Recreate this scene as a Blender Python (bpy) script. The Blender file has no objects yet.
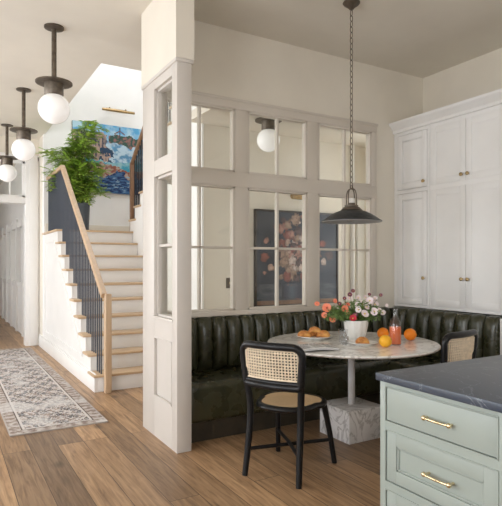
import bpy, bmesh, math, random
from mathutils import Vector, Matrix, noise
PI = math.pi
SC = bpy.context.scene
COL = SC.collection
random.seed(7)

# ------------------------------------------------------------------ materials
def nmat(name):
    m = bpy.data.materials.new(name); m.use_nodes = True
    nt = m.node_tree
    b = nt.nodes['Principled BSDF']
    return m, nt, b
def N(nt, t, **kw):
    n = nt.nodes.new(t)
    for k, v in kw.items(): setattr(n, k, v)
    return n
def L(nt, a, b): nt.links.new(a, b)
def rgba(c): return (c[0], c[1], c[2], 1)
def simple(name, col, rough=.5, metal=0, bump=0, bscale=40, spec=.5, coat=0, var=0, vscale=3, vcol=None):
    m, nt, b = nmat(name)
    b.inputs['Base Color'].default_value = rgba(col)
    b.inputs['Roughness'].default_value = rough
    b.inputs['Metallic'].default_value = metal
    b.inputs['Specular IOR Level'].default_value = spec
    b.inputs['Coat Weight'].default_value = coat
    tc = N(nt, 'ShaderNodeTexCoord')
    if bump:
        nz = N(nt, 'ShaderNodeTexNoise'); nz.inputs['Scale'].default_value = bscale; nz.inputs['Detail'].default_value = 4
        L(nt, tc.outputs['Object'], nz.inputs['Vector'])
        bp = N(nt, 'ShaderNodeBump'); bp.inputs['Strength'].default_value = bump; bp.inputs['Distance'].default_value = .01
        L(nt, nz.outputs['Fac'], bp.inputs['Height']); L(nt, bp.outputs['Normal'], b.inputs['Normal'])
    nz2 = N(nt, 'ShaderNodeTexNoise'); nz2.inputs['Scale'].default_value = vscale; nz2.inputs['Detail'].default_value = 3
    L(nt, tc.outputs['Object'], nz2.inputs['Vector'])
    cr = N(nt, 'ShaderNodeValToRGB')
    v = var if var else .02
    c2 = vcol or [min(1, x*(1+v)) for x in col]
    c1 = col if vcol else [x*(1-v) for x in col]
    cr.color_ramp.elements[0].position = .35; cr.color_ramp.elements[1].position = .65
    cr.color_ramp.elements[0].color = rgba(c1); cr.color_ramp.elements[1].color = rgba(c2)
    L(nt, nz2.outputs['Fac'], cr.inputs['Fac']); L(nt, cr.outputs['Color'], b.inputs['Base Color'])
    return m

M = {}
M['cream'] = simple('cream_plaster', (.74,.69,.60), .85, bump=.03, bscale=60)
M['ceil'] = simple('ceiling_plaster', (.72,.68,.60), .9)
M['white'] = simple('white_plaster', (.86,.85,.83), .85)
M['trim'] = simple('greige_trim_paint', (.62,.565,.495), .42)
M['stub'] = simple('warm_grey_trim_paint', (.60,.56,.515), .42)
M['wtrim'] = simple('white_trim_paint', (.82,.81,.79), .4)
M['cab'] = simple('white_cabinet_paint', (.80,.787,.77), .36)
M['sage'] = simple('sage_green_paint', (.33,.372,.338), .38)
M['blackwood'] = simple('black_lacquered_wood', (.008,.008,.009), .32, spec=.32)
M['blackmetal'] = simple('black_metal', (.018,.02,.022), .35, metal=.6)
M['bronze'] = simple('aged_bronze', (.13,.105,.08), .42, metal=.6, var=.25, vscale=20)
M['brass'] = simple('aged_brass', (.42,.30,.15), .3, metal=1, var=.1, vscale=30)
M['gold'] = simple('polished_brass', (.80,.66,.42), .25, metal=1)
M['slate'] = simple('slate_grey_metal', (.075,.088,.115), .5, metal=.1)
M['iron'] = simple('dark_iron', (.02,.022,.026), .5, metal=.3)
M['pot'] = simple('dark_glazed_pot', (.09,.11,.14), .45)
M['enamel'] = simple('black_enamel', (.010,.014,.018), .35, bump=.6, bscale=45)
M['lining'] = simple('grey_enamel', (.34,.34,.34), .35)
M['porcelain'] = simple('white_porcelain', (.85,.84,.8), .2)
M['paper'] = simple('newsprint', (.80,.79,.78), .8)
M['ink'] = simple('printing_ink', (.09,.09,.1), .8)
M['inkgrey'] = simple('grey_print', (.32,.31,.31), .8)
M['whitemetal'] = simple('white_powder_coat', (.72,.72,.74), .35)
M['orange'] = simple('orange_peel', (.93,.25,.004), .4, bump=.25, bscale=160, var=.08)
M['lemon'] = simple('yellow_orange_peel', (.93,.46,.02), .38, bump=.25, bscale=160, var=.08)
M['navel'] = simple('stem_scar', (.35,.22,.06), .7)
M['crust'] = simple('golden_pastry_crust', (.45,.14,.025), .4, bump=.6, bscale=60, vcol=(.82,.42,.12), vscale=22)
M['juice'] = simple('blood_orange_juice', (.88,.2,.07), .25, var=.06)
M['leaf'] = simple('fern_leaf', (.22,.40,.04), .42, vcol=(.50,.66,.12), vscale=7)
M['stem'] = simple('plant_stem', (.16,.17,.06), .6)
M['bleaf'] = simple('bouquet_leaf', (.1,.2,.05), .55, vcol=(.2,.3,.08), vscale=25)
M['salmon'] = simple('salmon_petal', (.88,.2,.1), .5, vcol=(.92,.33,.2), vscale=60)
M['red'] = simple('crimson_petal', (.6,.03,.06), .5)
M['blush'] = simple('blush_petal', (.85,.68,.72), .5, vcol=(.92,.84,.84), vscale=60)
M['plum'] = simple('plum_petal', (.2,.05,.09), .5)
M['yolk'] = simple('flower_centre', (.85,.6,.1), .6)
M['redcentre'] = simple('dark_red_flower_centre', (.5,.04,.03), .6)
M['soil'] = simple('soil', (.05,.035,.025), .9)
M['sockwhite'] = simple('white_ceramic_socket', (.8,.78,.72), .3)
M['rugback'] = simple('rug_edge', (.45,.41,.38), .9)
M['frame'] = simple('dark_picture_frame', (.03,.022,.018), .4)

def wood(name, c1, c2, rough=.45, axis='Y', scale=1.0):
    m, nt, b = nmat(name)
    tc = N(nt, 'ShaderNodeTexCoord'); mp = N(nt, 'ShaderNodeMapping')
    s = {'X': (1.5,14,14), 'Y': (14,1.5,14), 'Z': (14,14,1.5)}[axis]
    mp.inputs['Scale'].default_value = [x*scale for x in s]
    L(nt, tc.outputs['Object'], mp.inputs['Vector'])
    nz = N(nt, 'ShaderNodeTexNoise'); nz.inputs['Scale'].default_value = 2; nz.inputs['Detail'].default_value = 6; nz.inputs['Distortion'].default_value = .6
    L(nt, mp.outputs['Vector'], nz.inputs['Vector'])
    cr = N(nt, 'ShaderNodeValToRGB'); cr.color_ramp.elements[0].position = .3; cr.color_ramp.elements[1].position = .7
    cr.color_ramp.elements[0].color = rgba(c1); cr.color_ramp.elements[1].color = rgba(c2)
    L(nt, nz.outputs['Fac'], cr.inputs['Fac']); L(nt, cr.outputs['Color'], b.inputs['Base Color'])
    b.inputs['Roughness'].default_value = rough
    return m
M['oak'] = wood('pale_oak', (.52,.36,.215), (.62,.455,.29), .45, 'X')
M['oakrail'] = wood('pale_oak_rail', (.50,.345,.215), (.59,.425,.28), .42, 'Z')
M['darkoak'] = wood('brown_oak_rail', (.2,.11,.06), (.3,.17,.1), .42, 'Z')

def floor_mat():
    m, nt, b = nmat('oak_plank_floor')
    tc = N(nt, 'ShaderNodeTexCoord'); mp = N(nt, 'ShaderNodeMapping')
    mp.inputs['Rotation'].default_value = (0, 0, PI/2)
    L(nt, tc.outputs['Object'], mp.inputs['Vector'])
    br = N(nt, 'ShaderNodeTexBrick'); br.offset = .37; br.offset_frequency = 3; br.squash = 1
    br.inputs['Scale'].default_value = 1; br.inputs['Brick Width'].default_value = 2.1; br.inputs['Row Height'].default_value = .19
    br.inputs['Mortar Size'].default_value = .0022; br.inputs['Mortar Smooth'].default_value = .1; br.inputs['Bias'].default_value = 0
    br.inputs['Color1'].default_value = (0,0,0,1); br.inputs['Color2'].default_value = (1,1,1,1); br.inputs['Mortar'].default_value = (.5,.5,.5,1)
    L(nt, mp.outputs['Vector'], br.inputs['Vector'])
    # per plank offset of the grain
    addv = N(nt, 'ShaderNodeVectorMath', operation='SCALE'); addv.inputs['Scale'].default_value = 13.7
    L(nt, br.outputs['Color'], addv.inputs[0])
    sc = N(nt, 'ShaderNodeVectorMath', operation='MULTIPLY'); sc.inputs[1].default_value = (17, 1.1, 17)
    L(nt, tc.outputs['Object'], sc.inputs[0])
    ad = N(nt, 'ShaderNodeVectorMath', operation='ADD'); L(nt, sc.outputs[0], ad.inputs[0]); L(nt, addv.outputs[0], ad.inputs[1])
    nz = N(nt, 'ShaderNodeTexNoise'); nz.inputs['Scale'].default_value = 2.2; nz.inputs['Detail'].default_value = 7; nz.inputs['Roughness'].default_value = .62; nz.inputs['Distortion'].default_value = .8
    L(nt, ad.outputs[0], nz.inputs['Vector'])
    cr = N(nt, 'ShaderNodeValToRGB')
    cr.color_ramp.elements[0].position = .28; cr.color_ramp.elements[0].color = (.15,.085,.042,1)
    cr.color_ramp.elements[1].position = .72; cr.color_ramp.elements[1].color = (.47,.31,.18,1)
    e = cr.color_ramp.elements.new(.5); e.color = (.33,.205,.115,1)
    L(nt, nz.outputs['Fac'], cr.inputs['Fac'])
    pc = N(nt, 'ShaderNodeValToRGB')
    pc.color_ramp.elements[0].color = (.55,.54,.53,1); pc.color_ramp.elements[1].color = (1.3,1.27,1.2,1)
    L(nt, br.outputs['Color'], pc.inputs['Fac'])
    mx = N(nt, 'ShaderNodeMix', data_type='RGBA', blend_type='MULTIPLY'); mx.inputs['Factor'].default_value = 1
    L(nt, cr.outputs['Color'], mx.inputs['A']); L(nt, pc.outputs['Color'], mx.inputs['B'])
    # knots
    sk = N(nt, 'ShaderNodeVectorMath', operation='MULTIPLY'); sk.inputs[1].default_value = (5.5, 2.6, 1)
    L(nt, tc.outputs['Object'], sk.inputs[0])
    vo = N(nt, 'ShaderNodeTexVoronoi'); vo.inputs['Scale'].default_value = .8
    L(nt, sk.outputs[0], vo.inputs['Vector'])
    kr = N(nt, 'ShaderNodeValToRGB'); kr.color_ramp.elements[0].position = .04; kr.color_ramp.elements[0].color = (.22,.2,.18,1)
    kr.color_ramp.elements[1].position = .2; kr.color_ramp.elements[1].color = (1,1,1,1)
    L(nt, vo.outputs['Distance'], kr.inputs['Fac'])
    mk = N(nt, 'ShaderNodeMix', data_type='RGBA', blend_type='MULTIPLY'); mk.inputs['Factor'].default_value = .8
    L(nt, mx.outputs['Result'], mk.inputs['A']); L(nt, kr.outputs['Color'], mk.inputs['B'])
    mo = N(nt, 'ShaderNodeMix', data_type='RGBA'); mo.inputs['B'].default_value = (.06,.035,.02,1)
    L(nt, br.outputs['Fac'], mo.inputs['Factor']); L(nt, mk.outputs['Result'], mo.inputs['A'])
    L(nt, mo.outputs['Result'], b.inputs['Base Color'])
    b.inputs['Roughness'].default_value = .42
    bp = N(nt, 'ShaderNodeBump'); bp.inputs['Strength'].default_value = .15; bp.inputs['Distance'].default_value = .004
    L(nt, nz.outputs['Fac'], bp.inputs['Height']); L(nt, bp.outputs['Normal'], b.inputs['Normal'])
    return m
M['floor'] = floor_mat()

def marble(name, base, vein, scale=3.0, width=.06, rough=.12, strength=1.0, cloud=.5):
    m, nt, b = nmat(name)
    tc = N(nt, 'ShaderNodeTexCoord')
    n1 = N(nt, 'ShaderNodeTexNoise'); n1.inputs['Scale'].default_value = scale; n1.inputs['Detail'].default_value = 8; n1.inputs['Distortion'].default_value = 2.2; n1.inputs['Roughness'].default_value = .55
    L(nt, tc.outputs['Object'], n1.inputs['Vector'])
    ma = N(nt, 'ShaderNodeMath', operation='SUBTRACT'); ma.inputs[1].default_value = .5; L(nt, n1.outputs['Fac'], ma.inputs[0])
    mb = N(nt, 'ShaderNodeMath', operation='ABSOLUTE'); L(nt, ma.outputs[0], mb.inputs[0])
    cr = N(nt, 'ShaderNodeValToRGB'); cr.color_ramp.elements[0].position = 0; cr.color_ramp.elements[0].color = (strength,)*3+(1,)
    cr.color_ramp.elements[1].position = width; cr.color_ramp.elements[1].color = (0,0,0,1)
    L(nt, mb.outputs[0], cr.inputs['Fac'])
    n2 = N(nt, 'ShaderNodeTexNoise'); n2.inputs['Scale'].default_value = scale*.7; n2.inputs['Detail'].default_value = 3
    L(nt, tc.outputs['Object'], n2.inputs['Vector'])
    c2 = N(nt, 'ShaderNodeValToRGB'); c2.color_ramp.elements[0].position = .4; c2.color_ramp.elements[1].position = .8
    c2.color_ramp.elements[0].color = (0,0,0,1); c2.color_ramp.elements[1].color = (cloud,)*3+(1,)
    L(nt, n2.outputs['Fac'], c2.inputs['Fac'])
    mm = N(nt, 'ShaderNodeMath', operation='MAXIMUM'); L(nt, cr.outputs['Color'], mm.inputs[0]); L(nt, c2.outputs['Color'], mm.inputs[1])
    mx = N(nt, 'ShaderNodeMix', data_type='RGBA'); mx.inputs['A'].default_value = rgba(base); mx.inputs['B'].default_value = rgba(vein)
    L(nt, mm.outputs[0], mx.inputs['Factor']); L(nt, mx.outputs['Result'], b.inputs['Base Color'])
    b.inputs['Roughness'].default_value = rough
    return m
M['marble'] = marble('white_veined_marble', (.89,.87,.83), (.36,.33,.30), 2.6, .05, .12, .6, .4)
M['marbleblock'] = marble('grey_veined_marble', (.84,.83,.83), (.33,.31,.31), 3.2, .05, .2, .75, .55)
M['stone'] = marble('blue_black_stone', (.045,.058,.082), (.3,.33,.37), 2.2, .007, .34, .55, .0)

def leather():
    m, nt, b = nmat('dark_green_leather')
    tc = N(nt, 'ShaderNodeTexCoord')
    nz = N(nt, 'ShaderNodeTexNoise'); nz.inputs['Scale'].default_value = 9; nz.inputs['Detail'].default_value = 6
    L(nt, tc.outputs['Object'], nz.inputs['Vector'])
    cr = N(nt, 'ShaderNodeValToRGB'); cr.color_ramp.elements[0].position = .35; cr.color_ramp.elements[0].color = (.030,.030,.013,1)
    cr.color_ramp.elements[1].position = .7; cr.color_ramp.elements[1].color = (.046,.046,.022,1)
    L(nt, nz.outputs['Fac'], cr.inputs['Fac']); L(nt, cr.outputs['Color'], b.inputs['Base Color'])
    rr = N(nt, 'ShaderNodeMapRange'); rr.inputs['To Min'].default_value = .2; rr.inputs['To Max'].default_value = .36
    L(nt, nz.outputs['Fac'], rr.inputs['Value']); L(nt, rr.outputs['Result'], b.inputs['Roughness'])
    b.inputs['Specular IOR Level'].default_value = .6
    n2 = N(nt, 'ShaderNodeTexNoise'); n2.inputs['Scale'].default_value = 30; n2.inputs['Detail'].default_value = 5
    L(nt, tc.outputs['Object'], n2.inputs['Vector'])
    bp = N(nt, 'ShaderNodeBump'); bp.inputs['Strength'].default_value = .25; bp.inputs['Distance'].default_value = .01
    L(nt, n2.outputs['Fac'], bp.inputs['Height']); L(nt, bp.outputs['Normal'], b.inputs['Normal'])
    return m
M['leather'] = leather()
M['kick'] = simple('dark_brown_leather_base', (.042,.034,.022), .5, bump=.2, bscale=25, var=.2, vscale=8)

def glass(name, tint=(1,1,1), ior=1.45):
    m = bpy.data.materials.new(name); m.use_nodes = True; nt = m.node_tree
    nt.nodes.clear()
    o = N(nt, 'ShaderNodeOutputMaterial'); mx = N(nt, 'ShaderNodeMixShader'); t = N(nt, 'ShaderNodeBsdfTransparent'); g = N(nt, 'ShaderNodeBsdfGlossy')
    t.inputs['Color'].default_value = rgba(tint); g.inputs['Roughness'].default_value = .01
    lw = N(nt, 'ShaderNodeLayerWeight'); lw.inputs['Blend'].default_value = .5
    pw = N(nt, 'ShaderNodeMath', operation='POWER'); pw.inputs[1].default_value = 5; L(nt, lw.outputs['Facing'], pw.inputs[0])
    f = N(nt, 'ShaderNodeMath', operation='MULTIPLY_ADD'); f0 = ((ior-1)/(ior+1))**2
    f.inputs[1].default_value = 1-f0; f.inputs[2].default_value = f0; L(nt, pw.outputs[0], f.inputs[0])
    L(nt, f.outputs[0], mx.inputs[0]); L(nt, t.outputs[0], mx.inputs[1]); L(nt, g.outputs[0], mx.inputs[2]); L(nt, mx.outputs[0], o.inputs[0])
    return m
M['glass'] = glass('window_glass', (.99,1,.99))
M['tumbler'] = glass('drinking_glass', (.965,.97,.975), 1.6)

def opal():
    m, nt, b = nmat('opal_glass')
    b.inputs['Base Color'].default_value = (.9,.9,.9,1); b.inputs['Roughness'].default_value = .15
    b.inputs['Emission Color'].default_value = (1,.97,.93,1); b.inputs['Emission Strength'].default_value = .25
    return m
M['opal'] = opal()

def cane_seat():
    m, nt, b = nmat('woven_cane')
    tc = N(nt, 'ShaderNodeTexCoord')
    ck = N(nt, 'ShaderNodeTexVoronoi'); ck.inputs['Scale'].default_value = 90; ck.inputs['Randomness'].default_value = .15
    L(nt, tc.outputs['Object'], ck.inputs['Vector'])
    cr = N(nt, 'ShaderNodeValToRGB'); cr.color_ramp.elements[0].position = .1; cr.color_ramp.elements[0].color = (.25,.15,.07,1)
    cr.color_ramp.elements[1].position = .4; cr.color_ramp.elements[1].color = (.62,.44,.25,1)
    L(nt, ck.outputs['Distance'], cr.inputs['Fac']); L(nt, cr.outputs['Color'], b.inputs['Base Color'])
    b.inputs['Roughness'].default_value = .55
    return m
M['caneseat'] = cane_seat()
M['cane'] = simple('pale_cane_strand', (.80,.68,.52), .55, var=.12, vscale=40)

def vcolmat(name, rough=.7, spec=.3):
    m, nt, b = nmat(name)
    a = N(nt, 'ShaderNodeVertexColor'); a.layer_name = 'paint'
    L(nt, a.outputs['Color'], b.inputs['Base Color']); b.inputs['Roughness'].default_value = rough
    b.inputs['Specular IOR Level'].default_value = spec
    return m
M['paint1'] = vcolmat('seascape_paint', .5)
M['paint2'] = vcolmat('still_life_paint', .4)
M['rug'] = vcolmat('rug_pile', .95, .1)

# ------------------------------------------------------------------ mesh helpers
def BM(): return bmesh.new()
def box(bm, x0, x1, y0, y1, z0, z1, bev=0, seg=2):
    r = bmesh.ops.create_cube(bm, size=1)
    vs = r['verts']
    for v in vs:
        v.co = Vector(((x0+x1)/2 + v.co.x*(x1-x0), (y0+y1)/2 + v.co.y*(y1-y0), (z0+z1)/2 + v.co.z*(z1-z0)))
    if bev:
        es = list({e for v in vs for e in v.link_edges})
        bmesh.ops.bevel(bm, geom=es, offset=bev, segments=seg, affect='EDGES', profile=.5)
    return bm
def lathe(bm, prof, cx=0, cy=0, cz=0, n=32, cap=False):
    rings = []
    for r, z in prof:
        if r < 1e-6: rings.append([bm.verts.new((cx, cy, cz+z))])
        else: rings.append([bm.verts.new((cx+r*math.cos(2*PI*i/n), cy+r*math.sin(2*PI*i/n), cz+z)) for i in range(n)])
    for a, b in zip(rings, rings[1:]):
        if len(a) == 1 and len(b) == 1: continue
        for i in range(n):
            j = (i+1) % n
            if len(a) == 1: bm.faces.new((a[0], b[j], b[i]))
            elif len(b) == 1: bm.faces.new((a[i], a[j], b[0]))
            else: bm.faces.new((a[i], a[j], b[j], b[i]))
    return bm
def tube(bm, pts, rad, n=8, closed=False, sx=1, sy=1):
    pts = [Vector(p) for p in pts]; k = len(pts)
    rads = rad if isinstance(rad, (list, tuple)) else [rad]*k
    rings = []; prevx = None
    for i, p in enumerate(pts):
        if closed: t = pts[(i+1) % k] - pts[i-1]
        elif i == 0: t = pts[1]-pts[0]
        elif i == k-1: t = pts[-1]-pts[-2]
        else: t = (pts[i+1]-pts[i]).normalized() + (pts[i]-pts[i-1]).normalized()
        t.normalize()
        if prevx is None:
            up = Vector((0,0,1)) if abs(t.z) < .9 else Vector((0,1,0))
            x = t.cross(up).normalized()
        else:
            x = (prevx - t*prevx.dot(t)).normalized()
        y = t.cross(x); prevx = x
        rings.append([bm.verts.new(p + (x*math.cos(2*PI*j/n)*sx + y*math.sin(2*PI*j/n)*sy)*rads[i]) for j in range(n)])
    m = k if closed else k-1
    for i in range(m):
        a, b = rings[i], rings[(i+1) % k]
        for j in range(n):
            q = (j+1) % n
            bm.faces.new((a[j], a[q], b[q], b[j]))
    if not closed:
        bm.faces.new(rings[0][::-1]); bm.faces.new(rings[-1])
    return bm
def smoothpts(pts, it=2):
    for _ in range(it):
        q = [pts[0]]
        for a, b in zip(pts, pts[1:]):
            a = Vector(a); b = Vector(b)
            q += [a*.75+b*.25, a*.25+b*.75]
        q.append(pts[-1]); pts = [Vector(p) for p in q]
    return pts
def prism(bm, poly, axis, a, b):
    """poly of 2-D points extruded along axis from a to b"""
    def P(u, v, w):
        return {'X': (w,u,v), 'Y': (u,w,v), 'Z': (u,v,w)}[axis]
    A = [bm.verts.new(P(u, v, a)) for u, v in poly]; B = [bm.verts.new(P(u, v, b)) for u, v in poly]
    bm.faces.new(A); bm.faces.new(B[::-1])
    n = len(poly)
    for i in range(n):
        j = (i+1) % n
        bm.faces.new((A[j], A[i], B[i], B[j]))
    return bm
def sph(bm, c, r, seg=24, ring=14, sc=(1,1,1)):
    m = Matrix.Translation(c) @ Matrix.Diagonal((r*sc[0], r*sc[1], r*sc[2], 1))
    bmesh.ops.create_uvsphere(bm, u_segments=seg, v_segments=ring, radius=1, matrix=m)
    return bm
def rootloc(o):
    while o.parent: o = o.parent
    return o.location
def obj(name, bm, mat, parent=None, smooth=None, world=False, ang=.7):
    if world and parent is not None:
        bm.transform(Matrix.Translation(-Vector(rootloc(parent))))
    bmesh.ops.recalc_face_normals(bm, faces=bm.faces)
    me = bpy.data.meshes.new(name)
    if smooth is not False:
        for f in bm.faces: f.smooth = True
        for e in bm.edges:
            if len(e.link_faces) == 2:
                try: e.smooth = e.calc_face_angle() < (ang if smooth is None else smooth)
                except Exception: pass
    bm.to_mesh(me); bm.free()
    me.materials.append(mat if not isinstance(mat, str) else M[mat])
    o = bpy.data.objects.new(name, me); COL.objects.link(o)
    if parent is not None: o.parent = parent
    return o
def tag(o, label, cat, group=None, kind=None):
    o['label'] = label; o['category'] = cat
    if group: o['group'] = group
    if kind: o['kind'] = kind
    return o
def thing(name, label, cat, loc=(0,0,0), rz=0, group=None):
    o = bpy.data.objects.new(name, None); COL.objects.link(o)
    o.empty_display_size = .1
    o.location = loc; o.rotation_euler = (0,0,rz)
    return tag(o, label, cat, group)
def struct(name, bm, mat, parent=None, smooth=None):
    o = obj(name, bm, mat, parent, smooth, world=parent is not None)
    if parent is None: o['kind'] = 'structure'
    return o
def sroot(name, loc):
    o = bpy.data.objects.new(name, None); COL.objects.link(o); o.location = loc; o['kind'] = 'structure'
    return o
def dup(root, loc, rz=None, label=None, group=None):
    r = root.copy(); COL.objects.link(r); r.location = loc
    if rz is not None: r.rotation_euler = (0,0,rz)
    if label: r['label'] = label
    if group: r['group'] = group
    for ch in list(root.children):
        c = ch.copy(); COL.objects.link(c); c.parent = r
        for g in ch.children:
            d = g.copy(); COL.objects.link(d); d.parent = c
    return r

# ------------------------------------------------------------------ the shell
H = 3.5
NW = 4.20          # nook window wall, face to the room
XL = -2.5          # daylight wall
XR = 4.735
def sbox(name, mat, *b): return struct(name, box(BM(), *b), mat)
struct('floor', box(BM(), XL-.2, 6.2, -3.2, 17.2, -.1, 0), 'floor')
b = BM()
for a in ((XL-.2, 1.45, -3.2, 17.2), (1.45, 6.2, -3.2, 5.6), (1.45, 6.2, 9.13, 17.2), (3.67, 6.2, 5.6, 9.13)):
    box(b, *a, H, H+.25)
struct('ceiling', b, 'ceil')
# left wall with tall windows
wins = [(-.6, 1.2), (1.8, 3.4), (4.5, 6.5), (7.0, 9.2), (11.0, 12.6)]
b = BM(); z0, z1 = .45, 2.95
box(b, XL-.2, XL, -3.2, 17.2, 0, z0); box(b, XL-.2, XL, -3.2, 17.2, z1, H)
ys = [-3.2] + [v for w in wins for v in w] + [17.2]
for i in range(0, len(ys), 2): box(b, XL-.2, XL, ys[i], ys[i+1], z0, z1)
struct('wall_left', b, 'cream')
for i, (a, c) in enumerate(wins):
    r = sroot('window_%d' % (i+10), (XL, (a+c)/2, z0))
    b = BM()
    for y in (a, c-.06): box(b, XL-.14, XL-.06, y, y+.06, z0, z1)
    for z in (z0, z1-.06): box(b, XL-.14, XL-.06, a, c, z, z+.06)
    m = (a+c)/2
    box(b, XL-.12, XL-.08, m-.015, m+.015, z0, z1)
    for z in (1.25, 2.1): box(b, XL-.12, XL-.08, a, c, z-.012, z+.012)
    struct('window_frame', b, 'wtrim', r)
# back wall
b = BM()
box(b, XL, 6.2, -3.2, -3.0, 0, .9); box(b, XL, 6.2, -3.2, -3.0, 2.6, H)
box(b, XL, 0, -3.2, -3.0, .9, 2.6); box(b, 2.2, 6.2, -3.2, -3.0, .9, 2.6)
struct('wall_back', b, 'cream')
r = sroot('window_20', (1.1, -3.1, .9)); b = BM()
for x in (0, .71, 1.43, 2.14): box(b, x, x+.06, -3.14, -3.06, .9, 2.6)
for z in (.9, 2.54): box(b, 0, 2.2, -3.14, -3.06, z, z+.06)
struct('window_frame', b, 'wtrim', r)
sbox('wall_right', 'cream', XR, XR+.2, -3.2, NW+.13, 0, H)
# wall around the nook windows
TOPZ, SILL = 2.87, .92
sbox('wall_nook_above', 'cream', 1.605, XR, NW, NW+.13, TOPZ, H)
sbox('wall_nook_below', 'cream', 1.60, XR, NW, NW+.13, 0, SILL)
sbox('wall_nook_right', 'cream', 4.005, XR, NW, NW+.13, SILL, TOPZ)
sbox('wall_column', 'cream', 1.461, 1.605, 3.564, NW+.13, 2.882, H)
# posts and rails of the window grid
b = BM()
for x0, x1 in ((1.589, 1.6), (2.285, 2.416), (3.092, 3.225), (3.934, 4.005)):
    box(b, x0, x1, NW-.022, NW+.07, SILL, TOPZ, .003)
for z0, z1, e in ((TOPZ-.087, TOPZ, .0), (2.08, 2.207, .0), (SILL, .961, .02)):
    box(b, 1.589, 4.005, NW-.026-e, NW+.074, z0, z1, .003)
box(b, 1.589, 4.02, NW-.034, NW+.1, TOPZ-.02, TOPZ+.004, .004)
struct('trim_1', b, 'trim')
bays = [(1.6, 2.285), (2.416, 3.092), (3.225, 3.934)]
levels = [(2.207, 2.783), (.961, 2.08)]
def sash(parent, x0, x1, z0, z1, f, muntins_v, muntins_h, plane, axis='Y', mat='trim'):
    """bead frame + muntins + pane; plane is the wall's centre line"""
    def bx(bm, u0, u1, v0, v1, d0, d1, bev=.002):
        if axis == 'Y': box(bm, u0, u1, plane+d0, plane+d1, v0, v1, bev)
        else: box(bm, plane+d0, plane+d1, u0, u1, v0, v1, bev)
    b = BM()
    for u in (x0, x1-f): bx(b, u, u+f, z0, z1, -.03, .03)
    for v in (z0, z1-f): bx(b, x0, x1, v, v+f, -.03, .03)
    struct('sash', b, mat, parent)
    b = BM()
    for u in muntins_v: bx(b, u-.011, u+.011, z0+f, z1-f, -.02, .02)
    for v in muntins_h: bx(b, x0+f, x1-f, v-.011, v+.011, -.02, .02)
    if muntins_v or muntins_h: struct('muntin', b, mat, parent)
    else: b.free()
    b = BM(); bx(b, x0+f*.5, x1-f*.5, z0+f*.5, z1-f*.5, -.002, .002, 0)
    struct('glass_pane', b, 'glass', parent, smooth=False)
for i, (x0, x1) in enumerate(bays):
    r = sroot('window_%d' % (i+1), ((x0+x1)/2, NW+.06, SILL))
    mid = (x0+x1)/2
    sash(r, x0, x1, levels[0][0], levels[0][1], .02, [mid], [], NW+.012)
    sash(r, x0, x1, levels[1][0], levels[1][1], .02, [mid], [1.527], NW+.012)
# stub wall at the hall, with its own little window
SX0, SX1, SY0, SY1 = 1.473, 1.589, 3.576, 4.331
OY0, OY1 = 3.675, 4.055
b = BM()
box(b, SX0, SX1, SY0, OY0, 0, 2.882, .003); box(b, SX0, SX1, OY1, SY1, 0, 2.882, .003)
box(b, SX0+.002, SX1-.002, OY0, OY1, 2.783, 2.88); box(b, SX0+.002, SX1-.002, OY0, OY1, 2.08, 2.207)
box(b, SX0+.002, SX1-.002, OY0, OY1, .80, .961); box(b, SX0+.018, SX1-.02, OY0, OY1, .3, .80)
box(b, SX0+.002, SX1-.002, OY0, OY1, 0, .32)
box(b, SX0-.006, SX0, OY0+.03, OY1-.03, .335, .34); 
box(b, SX0-.014, SX1+.012, SY0-.012, SY1, 2.855, 2.882, .004)
box(b, SX0-.008, SX0+.01, OY0-.02, OY1+.02, .945, .965, .003)
struct('wall_partition', b, 'stub')
# recess line of the lower panel
b = BM()
for y in (OY0, OY1-.012): box(b, SX0-.004, SX0+.02, y, y+.012, .32, .80, .002)
for z in (.32, .788): box(b, SX0-.004, SX0+.02, OY0, OY1, z, z+.012, .002)
struct('trim_2', b, 'stub')
r = sroot('window_4', (1.53, 3.86, SILL))
sash(r, OY0, OY1, levels[0][0], levels[0][1], .02, [], [], 1.53, 'X', 'stub')
sash(r, OY0, OY1, levels[1][0], levels[1][1], .02, [], [1.527], 1.53, 'X', 'stub')

# room behind the windows
XS = 2.53     # right side of the first flight
struct('wall_passage', box(BM(), XS, 6.2, 5.40, 5.6, 0, H), 'cream')
sbox('ceiling_passage', 'cream', 2.36, 5.2, NW+.13, 5.4, 2.96, 3.06)
b = BM(); box(b, 5.0, 5.2, NW+.13, 5.4, 0, .8); box(b, 5.0, 5.2, NW+.13, 5.4, 2.7, H); box(b, 5.0, 5.2, NW+.13, 4.4, .8, 2.7); box(b, 5.0, 5.2, 4.96, 5.4, .8, 2.7)
struct('wall_passage_end', b, 'cream')
r = sroot('window_7', (5.1, 4.68, .8)); b = BM()  # unseen window opening added to brighten the passage wall
for y in (4.4, 4.66, 4.92): box(b, 5.06, 5.12, y, y+.04, .8, 2.7)
for z in (.8, 1.7, 2.66): box(b, 5.06, 5.12, 4.4, 4.96, z, z+.04)
struct('window_frame', b, 'wtrim', r)
sbox('trim_7', 'white', XS-.012, XS+.012, 5.385, 5.6, 0, H)
b = BM(); box(b, 4.80, 4.92, 5.36, 5.4, 0, 2.4, .004); box(b, 4.7, 4.72, 5.33, 5.4, 0, 2.96, .004)
struct('trim_3', b, 'wtrim')
struct('baseboard_passage', box(BM(), XS, 5.0, 5.38, 5.4, 0, .16, .004), 'wtrim')

# stairwell shaft
G, R_, Y1 = .243, .188, 5.70      # going, rise, first nosing
LY = Y1 + 9*G                     # landing edge 7.887
LZ = 10*R_                        # 1.88
YB = 9.1
b = BM()
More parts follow.
